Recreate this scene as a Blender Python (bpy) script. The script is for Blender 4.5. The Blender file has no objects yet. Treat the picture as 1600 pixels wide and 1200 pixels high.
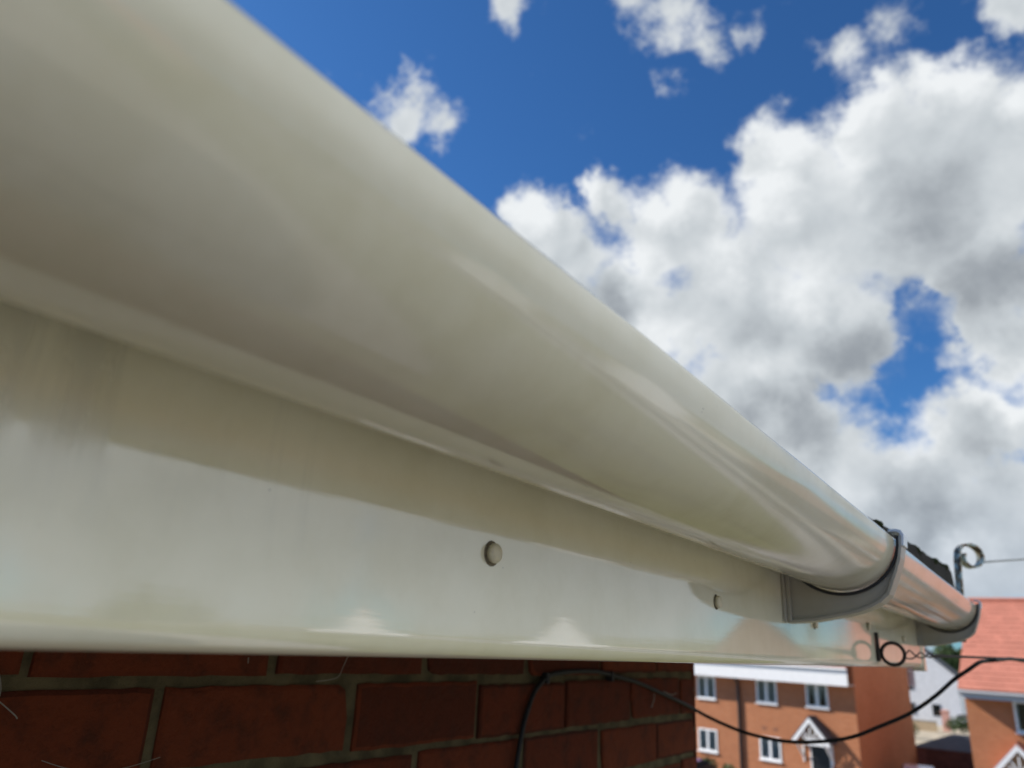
import bpy, bmesh, math, random
from mathutils import Vector, Matrix
R = math.radians
random.seed(7)
S = bpy.context.scene
COL = S.collection
CZ = 6.0                       # eye height above the street: the camera is held at the eaves

# ------------------------------------------------------------------ camera
cam = bpy.data.cameras.new('camera'); camo = bpy.data.objects.new('camera', cam); COL.objects.link(camo)
right = Vector((0.82235482, 0.56682446, 0.04942243)); up = Vector((0.14851985, -0.29769913, 0.9430361))
back = right.cross(up)
m = Matrix((right, up, back)).transposed().to_4x4(); m.translation = (0, 0, CZ)
camo.matrix_world = m
cam.sensor_width = 36; cam.lens = 26.01; cam.clip_start = 0.005; cam.clip_end = 3000
cam.dof.use_dof = True; cam.dof.focus_distance = 0.47; cam.dof.aperture_fstop = 8.5
S.camera = camo

# ------------------------------------------------------------------ sky, sun, exposure
SUN_AZ, SUN_EL = -105.0, 34.0
sun_dir = Vector((math.sin(R(SUN_AZ)) * math.cos(R(SUN_EL)), math.cos(R(SUN_AZ)) * math.cos(R(SUN_EL)), math.sin(R(SUN_EL))))
sl = bpy.data.lights.new('sun', 'SUN'); sl.energy = 5.0; sl.angle = R(0.5); sl.color = (1, 0.93, 0.83)
so = bpy.data.objects.new('sun', sl); COL.objects.link(so); so.location = (0, 0, 60)
so.rotation_euler = (-sun_dir).to_track_quat('-Z', 'Y').to_euler()
S.view_settings.view_transform = 'Standard'; S.view_settings.look = 'None'
S.view_settings.exposure = 0.45; S.view_settings.gamma = 1.0

# cumulus (azimuth, elevation, radius, weight) of each billow, the gaps between them and their grey undersides
CLOUDS = [(-4.0, 31.0, 0.165, 1), (1.9, 31.2, 0.14, 1), (-11.5, 30.7, 0.135, 1), (-21.8, 30.8, 0.105, 1), (-17.4, 24.9, 0.144, 1), (-11.4, 22.5, 0.13, 1), (-16.3, 18.2, 0.12, 1), (-1.4, 26.2, 0.121, 1), (-31.7, 29.2, 0.101, 1), (-35.2, 31.4, 0.067, 1), (-25.6, 24.3, 0.126, 1), (-2.1, 14.0, 0.087, 1), (-6.2, 11.3, 0.113, 1), (-1.4, 8.6, 0.116, 1), (-10.6, 12.4, 0.112, 1), (-13.8, 15.3, 0.101, 1), (-4.9, 6.3, 0.114, 1), (1.5, 22.7, 0.071, 1), (-12.6, 34.4, 0.089, 1), (-6.5, 35.2, 0.08, 1), (-0.6, 35.3, 0.08, 1), (-27.3, 33.4, 0.057, 0.9), (-47.5, 38.1, 0.058, 0.72), (-43.4, 38.2, 0.047, 0.6), (-20.7, 44.8, 0.061, 0.66), (-24.9, 46.5, 0.05, 0.6), (-18.5, 42.4, 0.044, 0.5), (-38.2, 46.6, 0.043, 0.6), (-7.8, 40.4, 0.044, 0.5), (-3.1, 41.4, 0.048, 0.36), (5.0, 39.6, 0.041, 0.7), (-21.5, 40.2, 0.038, 0.4), (-13.9, 42.9, 0.032, 0.4),
          (-.3, 20.4, .07, 1), (2.5, 19, .08, 1), (16, 30, .2, .9), (32, 12, .36, 1.35), (58, 12, .34, 1.3), (13, 9, .12, .8), (-2, 6, .08, .8), (40, 30, .5, 1.25), (75, 25, .55, 1.25), (112, 32, .40, .9), (25, 60, .3, .7), (20, 22, .25, .8), (95, 60, .35, .7)]  # the broad unseen clouds here are added to whiten the fascia's reflections
HOLES = [(-4.3, 22.9, 0.052, 1), (-6.4, 19.7, 0.044, 1), (-1.8, 20.8, 0.042, 0.75), (-11.4, 17.4, 0.031, 0.7), (-30.7, 33.4, 0.023, 0.5), (-19.7, 36.3, 0.032, 0.6)]
GREYS = [(-9.3, 20.9, 0.09, 1), (-2.6, 29.0, 0.102, 0.75), (0.6, 23.7, 0.085, 1), (-16.0, 23.8, 0.08, 0.5), (-13.3, 15.3, 0.07, 1), (-6.0, 9.6, 0.077, 0.8), (-1.2, 12.3, 0.053, 0.6), (-27.8, 25.8, 0.068, 0.8), (-16.4, 16.8, 0.064, 0.7), (-4.9, 25.2, 0.064, 0.6), (-12.2, 18.4, 0.054, 0.8), (-8.6, 7.6, 0.057, 0.6)]
LIGHTS = [(-15.4, 32.1, 0.069, 0.9), (-22.8, 33.7, 0.064, 1), (-13.0, 36.2, 0.059, 1), (-7.1, 38.0, 0.062, 0.9), (-0.3, 37.1, 0.058, 0.9), (3.4, 34.4, 0.043, 0.7), (-29.6, 34.3, 0.049, 1), (-35.2, 32.4, 0.058, 1), (-25.1, 29.1, 0.066, 0.7), (-23.6, 23.3, 0.059, 0.7), (-5.7, 15.4, 0.05, 0.8), (-0.6, 16.8, 0.053, 0.9), (-10.3, 11.1, 0.052, 0.5), (-12.5, 25.8, 0.062, 0.5), (-18.2, 28.7, 0.056, 0.7), (-8.2, 33.6, 0.057, 0.5), (-4.2, 6.7, 0.047, 0.6), (-16.2, 21.0, 0.048, 0.5)]

class NT:
    def __init__(s, tree): s.t = tree; s.n = tree.nodes; s.l = tree.links
    def new(s, typ, **kw):
        n = s.n.new(typ)
        for k, v in kw.items(): setattr(n, k, v)
        return n
    def put(s, sock, v):
        if isinstance(v, bpy.types.NodeSocket): s.l.new(v, sock)
        elif v is not None: sock.default_value = v
    def math(s, op, a, b=None, c=None, clamp=False):
        n = s.new('ShaderNodeMath', operation=op, use_clamp=clamp)
        for i, v in enumerate((a, b, c)):
            if v is not None: s.put(n.inputs[i], v)
        return n.outputs[0]
    def vmath(s, op, a, b=None, scale=None):
        n = s.new('ShaderNodeVectorMath', operation=op)
        s.put(n.inputs[0], a)
        if b is not None: s.put(n.inputs[1], b)
        if scale is not None: s.put(n.inputs['Scale'], scale)
        return n.outputs['Value'] if op in ('LENGTH', 'DISTANCE', 'DOT_PRODUCT') else n.outputs[0]
    def noise(s, vec, scale, detail=4, rough=.5, dist=0, out='Fac'):
        n = s.new('ShaderNodeTexNoise'); s.put(n.inputs['Vector'], vec); n.inputs['Scale'].default_value = scale
        n.inputs['Detail'].default_value = detail; n.inputs['Roughness'].default_value = rough; n.inputs['Distortion'].default_value = dist
        return n.outputs[out]
    def ramp(s, fac, stops, interp='LINEAR'):
        n = s.new('ShaderNodeValToRGB'); s.put(n.inputs[0], fac); n.color_ramp.interpolation = interp
        e = n.color_ramp.elements
        while len(e) < len(stops): e.new(.5)
        for i, (p, c) in enumerate(stops):
            e[i].position = p
            e[i].color = (c, c, c, 1) if isinstance(c, (int, float)) else tuple(c) + (1,)
        return n.outputs[0]
    def maprange(s, v, a, b, c=0, d=1, smooth=True):
        n = s.new('ShaderNodeMapRange'); n.interpolation_type = 'SMOOTHSTEP' if smooth else 'LINEAR'
        s.put(n.inputs['Value'], v)
        n.inputs['From Min'].default_value = a; n.inputs['From Max'].default_value = b
        n.inputs['To Min'].default_value = c; n.inputs['To Max'].default_value = d
        return n.outputs[0]
    def mix(s, f, a, b, blend='MIX'):
        n = s.new('ShaderNodeMix', data_type='RGBA', blend_type=blend)
        s.put(n.inputs[0], f)
        for i, v in ((6, a), (7, b)): s.put(n.inputs[i], v if isinstance(v, bpy.types.NodeSocket) else (tuple(v) + (1,))[:4])
        return n.outputs[2]

def adir(az, el): return (math.sin(R(az)) * math.cos(R(el)), math.cos(R(az)) * math.cos(R(el)), math.sin(R(el)))

world = bpy.data.worlds.new('World'); S.world = world; world.use_nodes = True
w = NT(world.node_tree); w.n.clear()
sky = w.new('ShaderNodeTexSky', sky_type='NISHITA'); sky.sun_disc = False
sky.sun_elevation = R(SUN_EL); sky.sun_rotation = R(SUN_AZ); sky.altitude = 100; sky.ozone_density = 2.6; sky.air_density = 1.0; sky.dust_density = .35
skyc = w.mix(1.0, sky.outputs[0], (.48, .98, 1.50), 'MULTIPLY')
bg = w.new('ShaderNodeBackground'); w.put(bg.inputs[0], skyc); bg.inputs[1].default_value = 0.062
d0 = w.vmath('NORMALIZE', w.new('ShaderNodeTexCoord').outputs['Generated'])
wa = w.noise(d0, 7, 6, .6, out='Color')
d = w.vmath('ADD', d0, w.vmath('SCALE', w.vmath('SUBTRACT', wa, (.5, .5, .5)), scale=.12))
d = w.vmath('ADD', d, w.vmath('SCALE', w.vmath('SUBTRACT', w.noise(d0, 26, 6, .65, out='Color'), (.5, .5, .5)), scale=.055))
def field(L, dd):
    acc = None
    for az, el, r, wt in L:
        v = w.math('MULTIPLY_ADD', w.vmath('DISTANCE', dd, adir(az, el)), -wt / r, wt)
        acc = v if acc is None else w.math('SMOOTH_MAX', acc, v, .15)
    return w.math('MAXIMUM', acc, 0)
fc = field(CLOUDS, d); fh = field(HOLES, d); fg = field(GREYS, d)
fl = field(LIGHTS, d)
n1 = w.noise(d0, 13, 12, .60, .2)
n0 = w.noise(d0, 30, 8, .65, .3)
big = w.noise(d0, 10, 3, .45, .4)
bigs = w.noise(w.vmath('ADD', d0, (-.012, -.004, .020)), 10, 3, .45, .4)
fine = w.noise(d0, 24, 7, .6, .3)
dens = w.math('MULTIPLY_ADD', w.math('SUBTRACT', n1, .5), 1.05, w.math('MULTIPLY_ADD', fc, 1.25, -.22))
dens = w.math('MULTIPLY_ADD', w.math('SUBTRACT', n0, .5), .45, dens)
dens = w.math('SUBTRACT', dens, w.math('MULTIPLY', w.math('MULTIPLY', fh, .72), w.math('MULTIPLY_ADD', n0, -1.7, 1.85)))
mask = w.maprange(dens, -.10, .42)
mask = w.math('MAXIMUM', mask, w.math('MULTIPLY', w.maprange(fh, .0, .3), w.math('MULTIPLY', w.maprange(fc, .2, .6), w.maprange(n0, .36, .64, .06, .85))))
rim = w.math('MULTIPLY', w.math('SUBTRACT', big, bigs), .5)
lum = w.math('MULTIPLY_ADD', fine, .24, .54)
lum = w.math('ADD', w.math('ADD', lum, rim), w.math('MULTIPLY', w.maprange(fl, 0, .85), .38))
lum = w.math('SUBTRACT', lum, w.math('MULTIPLY', w.maprange(fg, 0, .9), .36))
lum = w.math('ADD', lum, w.math('MULTIPLY', w.maprange(dens, .75, .1), .12))
ccol = w.ramp(lum, [(0.0, (.22, .25, .30)), (.30, (.31, .345, .385)), (.62, (.55, .60, .64)), (1.0, (.83, .87, .90))])
sepz = w.new('ShaderNodeSeparateXYZ'); w.put(sepz.inputs[0], d0)
ccol = w.mix(1.0, ccol, w.ramp(sepz.outputs[2], [(.02, (.53, .57, .63)), (.24, (.76, .75, .74))]), 'MULTIPLY')
# clouds opposite the sun, out of view, boosted to brighten the plastic's fill and reflections
front = w.maprange(w.vmath('DOT_PRODUCT', d0, (.93, .30, .20)), .45, .90, 0.0, 1.7)
sep2 = w.new('ShaderNodeSeparateXYZ'); w.put(sep2.inputs[0], d0)
front = w.math('MULTIPLY_ADD', front, w.maprange(sep2.outputs[2], .10, .42), 1.0)
bc = w.new('ShaderNodeBackground'); w.put(bc.inputs[0], ccol); w.put(bc.inputs[1], front)
mixs = w.new('ShaderNodeMixShader'); w.put(mixs.inputs[0], mask); w.l.new(bg.outputs[0], mixs.inputs[1]); w.l.new(bc.outputs[0], mixs.inputs[2])
out = w.new('ShaderNodeOutputWorld'); w.l.new(mixs.outputs[0], out.inputs[0])
world.cycles.sampling_method = 'MANUAL'; world.cycles.sample_map_resolution = 512

# ------------------------------------------------------------------ mesh helpers
class MB:
    """collects shapes, then links them as one mesh object"""
    def __init__(s): s.v = []; s.f = []; s.m = []; s.sm = []
    def add(s, vs, fs, mi=0, smooth=False):
        o = len(s.v); s.v += [tuple(p) for p in vs]
        for f in fs: s.f.append(tuple(o + i for i in f)); s.m.append(mi); s.sm.append(smooth)
    def box(s, a, b, mi=0):
        (x0, y0, z0), (x1, y1, z1) = a, b
        s.add([(x0, y0, z0), (x1, y0, z0), (x1, y1, z0), (x0, y1, z0), (x0, y0, z1), (x1, y0, z1), (x1, y1, z1), (x0, y1, z1)],
              [(3, 2, 1, 0), (4, 5, 6, 7), (0, 1, 5, 4), (1, 2, 6, 5), (2, 3, 7, 6), (3, 0, 4, 7)], mi)
    def prism(s, poly, ext, mi=0, smooth=False):
        """closed polygon (3-D points) swept by the vector ext"""
        n = len(poly); e = Vector(ext)
        vs = [Vector(p) for p in poly] + [Vector(p) + e for p in poly]
        fs = [tuple(range(n - 1, -1, -1)), tuple(range(n, 2 * n))]
        s.add(vs, fs, mi)
        s.add(vs, [(i, (i + 1) % n, n + (i + 1) % n, n + i) for i in range(n)], mi, smooth)
    def beam(s, p, q, wd, ht, upv=(0, 0, 1), mi=0):
        p, q = Vector(p), Vector(q); t = (q - p).normalized(); a = t.cross(Vector(upv)).normalized() * wd / 2; b = a.cross(t).normalized() * ht / 2
        s.prism([p - a - b, p + a - b, p + a + b, p - a + b], q - p, mi)
    def tube(s, pts, r, n=10, mi=0, cap=True):
        pts = [Vector(p) for p in pts]; rr = r if isinstance(r, (list, tuple)) else [r] * len(pts)
        t0 = (pts[1] - pts[0]).normalized(); a = t0.orthogonal().normalized(); vs = []
        for i, p in enumerate(pts):
            t = (pts[min(i + 1, len(pts) - 1)] - pts[max(i - 1, 0)]).normalized()
            a = (a - t * a.dot(t)).normalized(); b = t.cross(a)
            for k in range(n):
                an = 2 * math.pi * k / n; vs.append(p + (a * math.cos(an) + b * math.sin(an)) * rr[i])
        fs = [(i * n + k, i * n + (k + 1) % n, (i + 1) * n + (k + 1) % n, (i + 1) * n + k) for i in range(len(pts) - 1) for k in range(n)]
        s.add(vs, fs, mi, True)
        if cap: s.add(vs[:n], [tuple(range(n - 1, -1, -1))], mi); s.add(vs[-n:], [tuple(range(n))], mi)
    def lathe(s, prof, c, ax, n=24, mi=0):
        """prof = (radius, height) pairs turned about the axis ax through c"""
        ax = Vector(ax).normalized(); a = ax.orthogonal().normalized(); b = ax.cross(a); c = Vector(c); vs = []
        for r_, h in prof:
            for k in range(n):
                an = 2 * math.pi * k / n; vs.append(c + ax * h + (a * math.cos(an) + b * math.sin(an)) * r_)
        s.add(vs, [(i * n + k, i * n + (k + 1) % n, (i + 1) * n + (k + 1) % n, (i + 1) * n + k) for i in range(len(prof) - 1) for k in range(n)], mi, True)
        s.add(vs[-n:], [tuple(range(n))], mi)
    def build(s, name, mats, parent=None, bevel=0, **props):
        me = bpy.data.meshes.new(name); me.from_pydata(s.v, [], s.f); me.update()
        mats = mats if isinstance(mats, (list, tuple)) else [mats]
        for mt in mats: me.materials.append(mt)
        me.polygons.foreach_set('material_index', s.m); me.polygons.foreach_set('use_smooth', s.sm)
        uv = me.uv_layers.new(name='UVMap')
        for p in me.polygons:                                   # box-projected coordinates in metres
            n = p.normal
            if abs(n.z) > .9: ux, vx = Vector((1, 0, 0)), Vector((0, 1, 0))
            else:
                ux = Vector((-n.y, n.x, 0)).normalized(); vx = n.cross(ux)
                if vx.z < 0: vx = -vx
            for li in p.loop_indices:
                co = me.vertices[me.loops[li].vertex_index].co
                uv.data[li].uv = (co.dot(ux), co.dot(vx))
        o = bpy.data.objects.new(name, me); COL.objects.link(o)
        if parent: o.parent = parent
        if bevel:
            b = o.modifiers.new('bevel', 'BEVEL'); b.width = bevel; b.segments = 2; b.limit_method = 'ANGLE'; b.angle_limit = R(40)
        for k, v in props.items(): o[k] = v
        return o

def thing(name, label, cat, loc=(0, 0, 0), rz=0, group=None):
    o = bpy.data.objects.new(name, None); COL.objects.link(o); o.empty_display_size = .1
    o.location = loc; o.rotation_euler = (0, 0, rz); o['label'] = label; o['category'] = cat
    if group: o['group'] = group
    return o
def tag(o, label, cat, group=None):
    o['label'] = label; o['category'] = cat
    if group: o['group'] = group
    return o

# ------------------------------------------------------------------ materials
def mat(name, col, rough=.6, spec=.5, metal=0, var=0.0, scale=8, bump=0, bscale=60, coat=0, coord='Object'):
    mt = bpy.data.materials.new(name); mt.use_nodes = True; t = NT(mt.node_tree); p = t.n['Principled BSDF']
    p.inputs['Roughness'].default_value = rough; p.inputs['Specular IOR Level'].default_value = spec; p.inputs['Metallic'].default_value = metal
    p.inputs['Coat Weight'].default_value = coat; p.inputs['Coat Roughness'].default_value = .05
    co = t.new('ShaderNodeTexCoord').outputs[coord]
    if var:
        n = t.noise(co, scale, 6, .6)
        c = t.mix(t.maprange(n, .3, .7, 0, 1), [x * (1 - var) for x in col], [min(1, x * (1 + var)) for x in col])
        t.put(p.inputs['Base Color'], c)
    else: p.inputs['Base Color'].default_value = tuple(col) + (1,)
    if bump:
        b = t.new('ShaderNodeBump'); b.inputs['Strength'].default_value = bump; b.inputs['Distance'].default_value = .01
        t.put(b.inputs['Height'], t.noise(co, bscale, 5, .6)); t.l.new(b.outputs[0], p.inputs['Normal'])
    return mt

def pvc(name, col, rough, spec, streak, grime_shade, axis):
    """white plastic: glossy, with rain streaks, specks and a film of dirt that takes the gloss off"""
    mt = bpy.data.materials.new(name); mt.use_nodes = True; t = NT(mt.node_tree); p = t.n['Principled BSDF']
    co = t.new('ShaderNodeTexCoord').outputs['Object']
    def sc(v): 
        mp = t.new('ShaderNodeMapping'); t.put(mp.inputs[0], co); mp.inputs['Scale'].default_value = v; return mp.outputs[0]
    blot = t.noise(co, 14, 6, .65)
    if axis == 'fascia':
        st = t.noise(sc((1, 75, 7)), 1, 5, .6); st2 = t.noise(sc((1, 22, 3)), 1, 4, .6)
        sx = t.new('ShaderNodeSeparateXYZ'); t.put(sx.inputs[0], co)
        reach = t.maprange(sx.outputs[2], CZ + .015, CZ + .060)      # run-off washes down from the gutter joint
        film = t.math('MULTIPLY', t.maprange(t.math('MULTIPLY', st, st2), .24, .40), reach)
        film = t.math('MULTIPLY', film, t.maprange(sx.outputs[1], .30, .10))
        hair = t.noise(sc((1, 14, 420)), 1, 4, .7)
    else:
        st = t.noise(sc((60, 4, 60)), 1, 5, .6)
        film = t.math('MULTIPLY', t.maprange(st, .55, .8), t.maprange(blot, .45, .65))
        hair = t.noise(sc((300, 12, 300)), 1, 4, .7)
    specks = t.new('ShaderNodeTexVoronoi'); t.put(specks.inputs['Vector'], co); specks.inputs['Scale'].default_value = 95
    spk = t.math('MULTIPLY', t.maprange(specks.outputs['Distance'], .055, .02), t.maprange(t.noise(co, 31, 2), .55, .62))
    c = t.mix(t.math('MULTIPLY', t.maprange(blot, .35, .75), grime_shade), col, (col[0] * .82, col[1] * .80, col[2] * .70))
    c = t.mix(t.math('MULTIPLY', film, streak), c, (.36, .34, .28))
    c = t.mix(t.math('MULTIPLY', spk, .8), c, (.08, .07, .05))
    t.put(p.inputs['Base Color'], c)
    rg = t.math('ADD', t.math('MULTIPLY_ADD', film, .35, rough), t.math('ADD', t.math('MULTIPLY', t.maprange(blot, .35, .8), .035), t.math('MULTIPLY', t.maprange(hair, .5, .8), .045)))
    t.put(p.inputs['Roughness'], rg); p.inputs['IOR'].default_value = 1.75 if axis == 'fascia' else 1.55
    p.inputs['Specular IOR Level'].default_value = spec
    b = t.new('ShaderNodeBump'); b.inputs['Strength'].default_value = .05; b.inputs['Distance'].default_value = .0004
    t.put(b.inputs['Height'], hair); t.l.new(b.outputs[0], p.inputs['Normal'])
    return mt

def brickmat(name, c1, c2, mortar, rw=.225, rh=.075, bump=.4):
    mt = bpy.data.materials.new(name); mt.use_nodes = True; t = NT(mt.node_tree); p = t.n['Principled BSDF']
    uv = t.new('ShaderNodeTexCoord').outputs['UV']
    b = t.new('ShaderNodeTexBrick'); t.put(b.inputs['Vector'], uv); b.inputs['Scale'].default_value = 1
    b.inputs['Brick Width'].default_value = rw; b.inputs['Row Height'].default_value = rh; b.inputs['Mortar Size'].default_value = .005; b.inputs['Mortar Smooth'].default_value = .2
    b.inputs['Color1'].default_value = tuple(c1) + (1,); b.inputs['Color2'].default_value = tuple(c2) + (1,); b.inputs['Mortar'].default_value = tuple(mortar) + (1,)
    n = t.noise(uv, .7, 6, .6)
    c = t.mix(t.maprange(n, .3, .7, 0, .35), b.outputs['Color'], [x * .7 for x in c1])
    t.put(p.inputs['Base Color'], c); p.inputs['Roughness'].default_value = .85; p.inputs['Specular IOR Level'].default_value = .25
    bp = t.new('ShaderNodeBump'); bp.inputs['Strength'].default_value = bump; bp.inputs['Distance'].default_value = .006
    t.put(bp.inputs['Height'], t.math('SUBTRACT', t.noise(uv, 60, 4), b.outputs['Fac'])); t.l.new(bp.outputs[0], p.inputs['Normal'])
    return mt

def tilemat(name, col, w_=.3):
    mt = bpy.data.materials.new(name); mt.use_nodes = True; t = NT(mt.node_tree); p = t.n['Principled BSDF']
    uv = t.new('ShaderNodeTexCoord').outputs['UV']
    b = t.new('ShaderNodeTexBrick'); t.put(b.inputs['Vector'], uv); b.inputs['Scale'].default_value = 1
    b.inputs['Brick Width'].default_value = w_; b.inputs['Row Height'].default_value = .34; b.inputs['Mortar Size'].default_value = .006
    b.inputs['Color1'].default_value = tuple(col) + (1,); b.inputs['Color2'].default_value = tuple(x * .82 for x in col) + (1,); b.inputs['Mortar'].default_value = tuple(x * .5 for x in col) + (1,)
    c = t.mix(t.maprange(t.noise(uv, 1.3, 6, .65), .35, .75, 0, .6), b.outputs[0], [x * .62 for x in col])
    t.put(p.inputs['Base Color'], c); p.inputs['Roughness'].default_value = .8; p.inputs['Specular IOR Level'].default_value = .3
    return mt

def panemat(name, tint=(.72, .78, .78)):
    mt = bpy.data.materials.new(name); mt.use_nodes = True; t = NT(mt.node_tree); t.n.clear()
    tr = t.new('ShaderNodeBsdfTransparent'); tr.inputs[0].default_value = tuple(tint) + (1,)
    gl = t.new('ShaderNodeBsdfGlossy'); gl.inputs['Roughness'].default_value = .02
    fr = t.new('ShaderNodeFresnel'); fr.inputs[0].default_value = 1.6
    mx = t.new('ShaderNodeMixShader'); t.l.new(fr.outputs[0], mx.inputs[0]); t.l.new(tr.outputs[0], mx.inputs[1]); t.l.new(gl.outputs[0], mx.inputs[2])
    o = t.new('ShaderNodeOutputMaterial'); t.l.new(mx.outputs[0], o.inputs[0]); return mt

def leafmat(name, dark, light):
    mt = bpy.data.materials.new(name); mt.use_nodes = True; t = NT(mt.node_tree); p = t.n['Principled BSDF']
    g = t.new('ShaderNodeNewGeometry')
    t.put(p.inputs['Base Color'], t.mix(g.outputs['Random Per Island'], dark, light)); p.inputs['Roughness'].default_value = .6
    p.inputs['Specular IOR Level'].default_value = .3
    return mt

M = {}
M['fascia'] = pvc('fascia_plastic', (.845, .795, .61), .022, .95, .32, .5, 'fascia')
M['gutter'] = pvc('gutter_plastic', (.745, .70, .56), .085, .55, .5, .65, 'gutter')
M['bracket'] = pvc('bracket_plastic', (.42, .39, .33), .35, .5, .5, .9, 'gutter')
M['cap'] = mat('nail_cap_plastic', (.62, .55, .38), .35, .5, var=.08, scale=250)
M['seal'] = mat('rubber_seal', (.02, .02, .022), .55)
M['mortar_near'] = mat('old_mortar', (.095, .078, .040), .95, .2, var=.4, scale=25, bump=.6, bscale=300)
M['brick_plain'] = brickmat('house_brick', (.20, .055, .03), (.15, .045, .03), (.2, .18, .12))
M['orange_brick'] = brickmat('orange_brick', (.46, .175, .078), (.39, .14, .06), (.36, .24, .16))
M['brown_brick'] = brickmat('brown_brick', (.26, .11, .07), (.2, .085, .06), (.2, .16, .12))
M['beige_brick'] = brickmat('buff_brick', (.48, .36, .22), (.42, .31, .19), (.4, .36, .28))
M['red_tile'] = tilemat('red_roof_tile', (.56, .215, .15))
M['grey_tile'] = tilemat('grey_roof_tile', (.09, .09, .10))
M['dark_tile'] = mat('old_roof_tile', (.022, .020, .017), .9, .2, var=.35, scale=30, bump=.6, bscale=120)
M['moss'] = mat('roof_moss', (.045, .055, .018), .95, .1, var=.5, scale=160, bump=1, bscale=400)
M['white'] = mat('white_plastic', (.80, .80, .80), .35, var=.04)
M['render'] = mat('white_render', (.74, .75, .76), .9, .2, var=.05, scale=2)
M['grey_trim'] = mat('grey_trim', (.42, .43, .45), .5)
M['door_black'] = mat('black_door_paint', (.015, .016, .018), .3)
M['pipe'] = mat('black_pipe', (.03, .025, .025), .4)
M['pane'] = panemat('window_glass')
M['curtain'] = mat('curtain_cloth', (.62, .64, .60), .9, var=.2, scale=6)
M['room'] = mat('room_dark', (.02, .024, .026), .9)
M['iron'] = None
M['asphalt'] = mat('asphalt', (.055, .055, .057), .9, var=.25, scale=3, bump=.3)
M['paving'] = mat('paving', (.33, .31, .28), .9, var=.15, scale=2)
M['gravel'] = mat('gravel', (.40, .34, .25), .95, var=.25, scale=1.2)
M['grass'] = mat('grass', (.145, .145, .05), .95, .1, var=.35, scale=.6, bump=.6, bscale=20)
M['field'] = mat('field', (.19, .175, .10), .95, .1, var=.3, scale=.02)
M['hill'] = mat('hill', (.13, .14, .075), .95, .1, var=.35, scale=.02)
M['fence_wood'] = mat('brown_fence', (.12, .055, .035), .85, var=.3, scale=5)
M['bark'] = mat('bark', (.09, .065, .045), .95, var=.3, scale=6)
M['leaf'] = leafmat('leaf_dark', (.02, .045, .015), (.075, .115, .035))
M['leaf2'] = leafmat('leaf_light', (.04, .065, .02), (.12, .15, .045))
M['tyre'] = mat('tyre', (.02, .02, .02), .8)
M['alloy'] = mat('alloy', (.45, .45, .46), .3, metal=1)
M['carglass'] = mat('car_glass', (.012, .014, .016), .03, .8)
M['lamp'] = mat('headlamp', (.7, .72, .75), .1, .8)
M['cable'] = mat('black_cable', (.012, .012, .012), .6, .25, var=.3, scale=200)
M['wire'] = mat('stay_wire', (.30, .31, .30), .45, metal=.4)
M['rust'] = mat('dark_rusty_iron', (.035, .027, .022), .7, metal=.3, var=.4, scale=200, bump=.4, bscale=500)
M['web'] = mat('cobweb', (.22, .20, .16), .9)
M['grime_shade'] = mat('cap_contact_shade', (.17, .14, .09), .9, .2, var=.4, scale=400)  # dark brown that paints the contact shade round each nail cap
M['pink'] = mat('pink_brick', (.55, .30, .24), .85, var=.15, scale=6)

# painted iron: flaking pale blue over rust
mt = bpy.data.materials.new('flaking_paint'); mt.use_nodes = True; t = NT(mt.node_tree); p = t.n['Principled BSDF']
co = t.new('ShaderNodeTexCoord').outputs['Object']
t.put(p.inputs['Base Color'], t.ramp(t.noise(co, 70, 5, .6), [(.40, (.05, .035, .02)), (.48, (.42, .25, .09)), (.535, (.55, .64, .56)), (.7, (.72, .78, .70))]))
p.inputs['Roughness'].default_value = .6
M['iron'] = mt

# near brick: each brick its own shade
mt = bpy.data.materials.new('old_red_brick'); mt.use_nodes = True; t = NT(mt.node_tree); p = t.n['Principled BSDF']
co = t.new('ShaderNodeTexCoord').outputs['Object']; g = t.new('ShaderNodeNewGeometry')
c = t.ramp(g.outputs['Random Per Island'], [(0, (.065, .016, .007)), (.3, (.10, .021, .008)), (.6, (.135, .031, .011)), (.85, (.095, .021, .008)), (1, (.058, .018, .010))])
c = t.mix(t.maprange(t.noise(co, 30, 7, .65), .42, .75, 0, .75), c, (.040, .015, .009))
c = t.mix(t.maprange(t.noise(co, 9, 6, .7), .62, .75, 0, .5), c, (.135, .088, .058))
t.put(p.inputs['Base Color'], c); p.inputs['Roughness'].default_value = .9; p.inputs['Specular IOR Level'].default_value = .15
b = t.new('ShaderNodeBump'); b.inputs['Strength'].default_value = 1; b.inputs['Distance'].default_value = .005
t.put(b.inputs['Height'], t.noise(co, 120, 6, .6)); t.l.new(b.outputs[0], p.inputs['Normal'])
M['brick_near'] = mt

# ------------------------------------------------------------------ ground
def sheet(name, x0, x1, y0, y1, z, mt, n=1):
    b = MB(); b.add([(x0, y0, z), (x1, y0, z), (x1, y1, z), (x0, y1, z)], [(0, 1, 2, 3)])
    return b.build(name, mt, kind='structure')
sheet('ground', -1500, 1500, -1500, 1500, 0, M['field'])
sheet('patio', -.2, 60, -30, 6, .004, M['paving'])
sheet('lawn', -8, 60, 6.05, 22, .006, M['grass'])
sheet('pavement', -60, 60, 22.05, 26, .10, M['paving'])
sheet('road', -60, 60, 26.05, 31.6, .008, M['asphalt'])
sheet('driveway', -40, 40, 31.65, 62, .012, M['paving'])
sheet('gravel_yard', -40, 40, 62.05, 125, .016, M['gravel'])
hb = MB(); N = 48
prof = lambda a: 4 + 3 * math.sin(a * 3 + 1) + 2 * math.sin(a * 7)
vs = []; 
for i in range(N):
    a = 2 * math.pi * i / N
    for rr, hh in ((420, -1), (620, prof(a) * .8 + 4), (900, prof(a) * 1.3 + 7), (1300, -2)):
        vs.append((rr * math.sin(a), rr * math.cos(a), hh))
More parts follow.
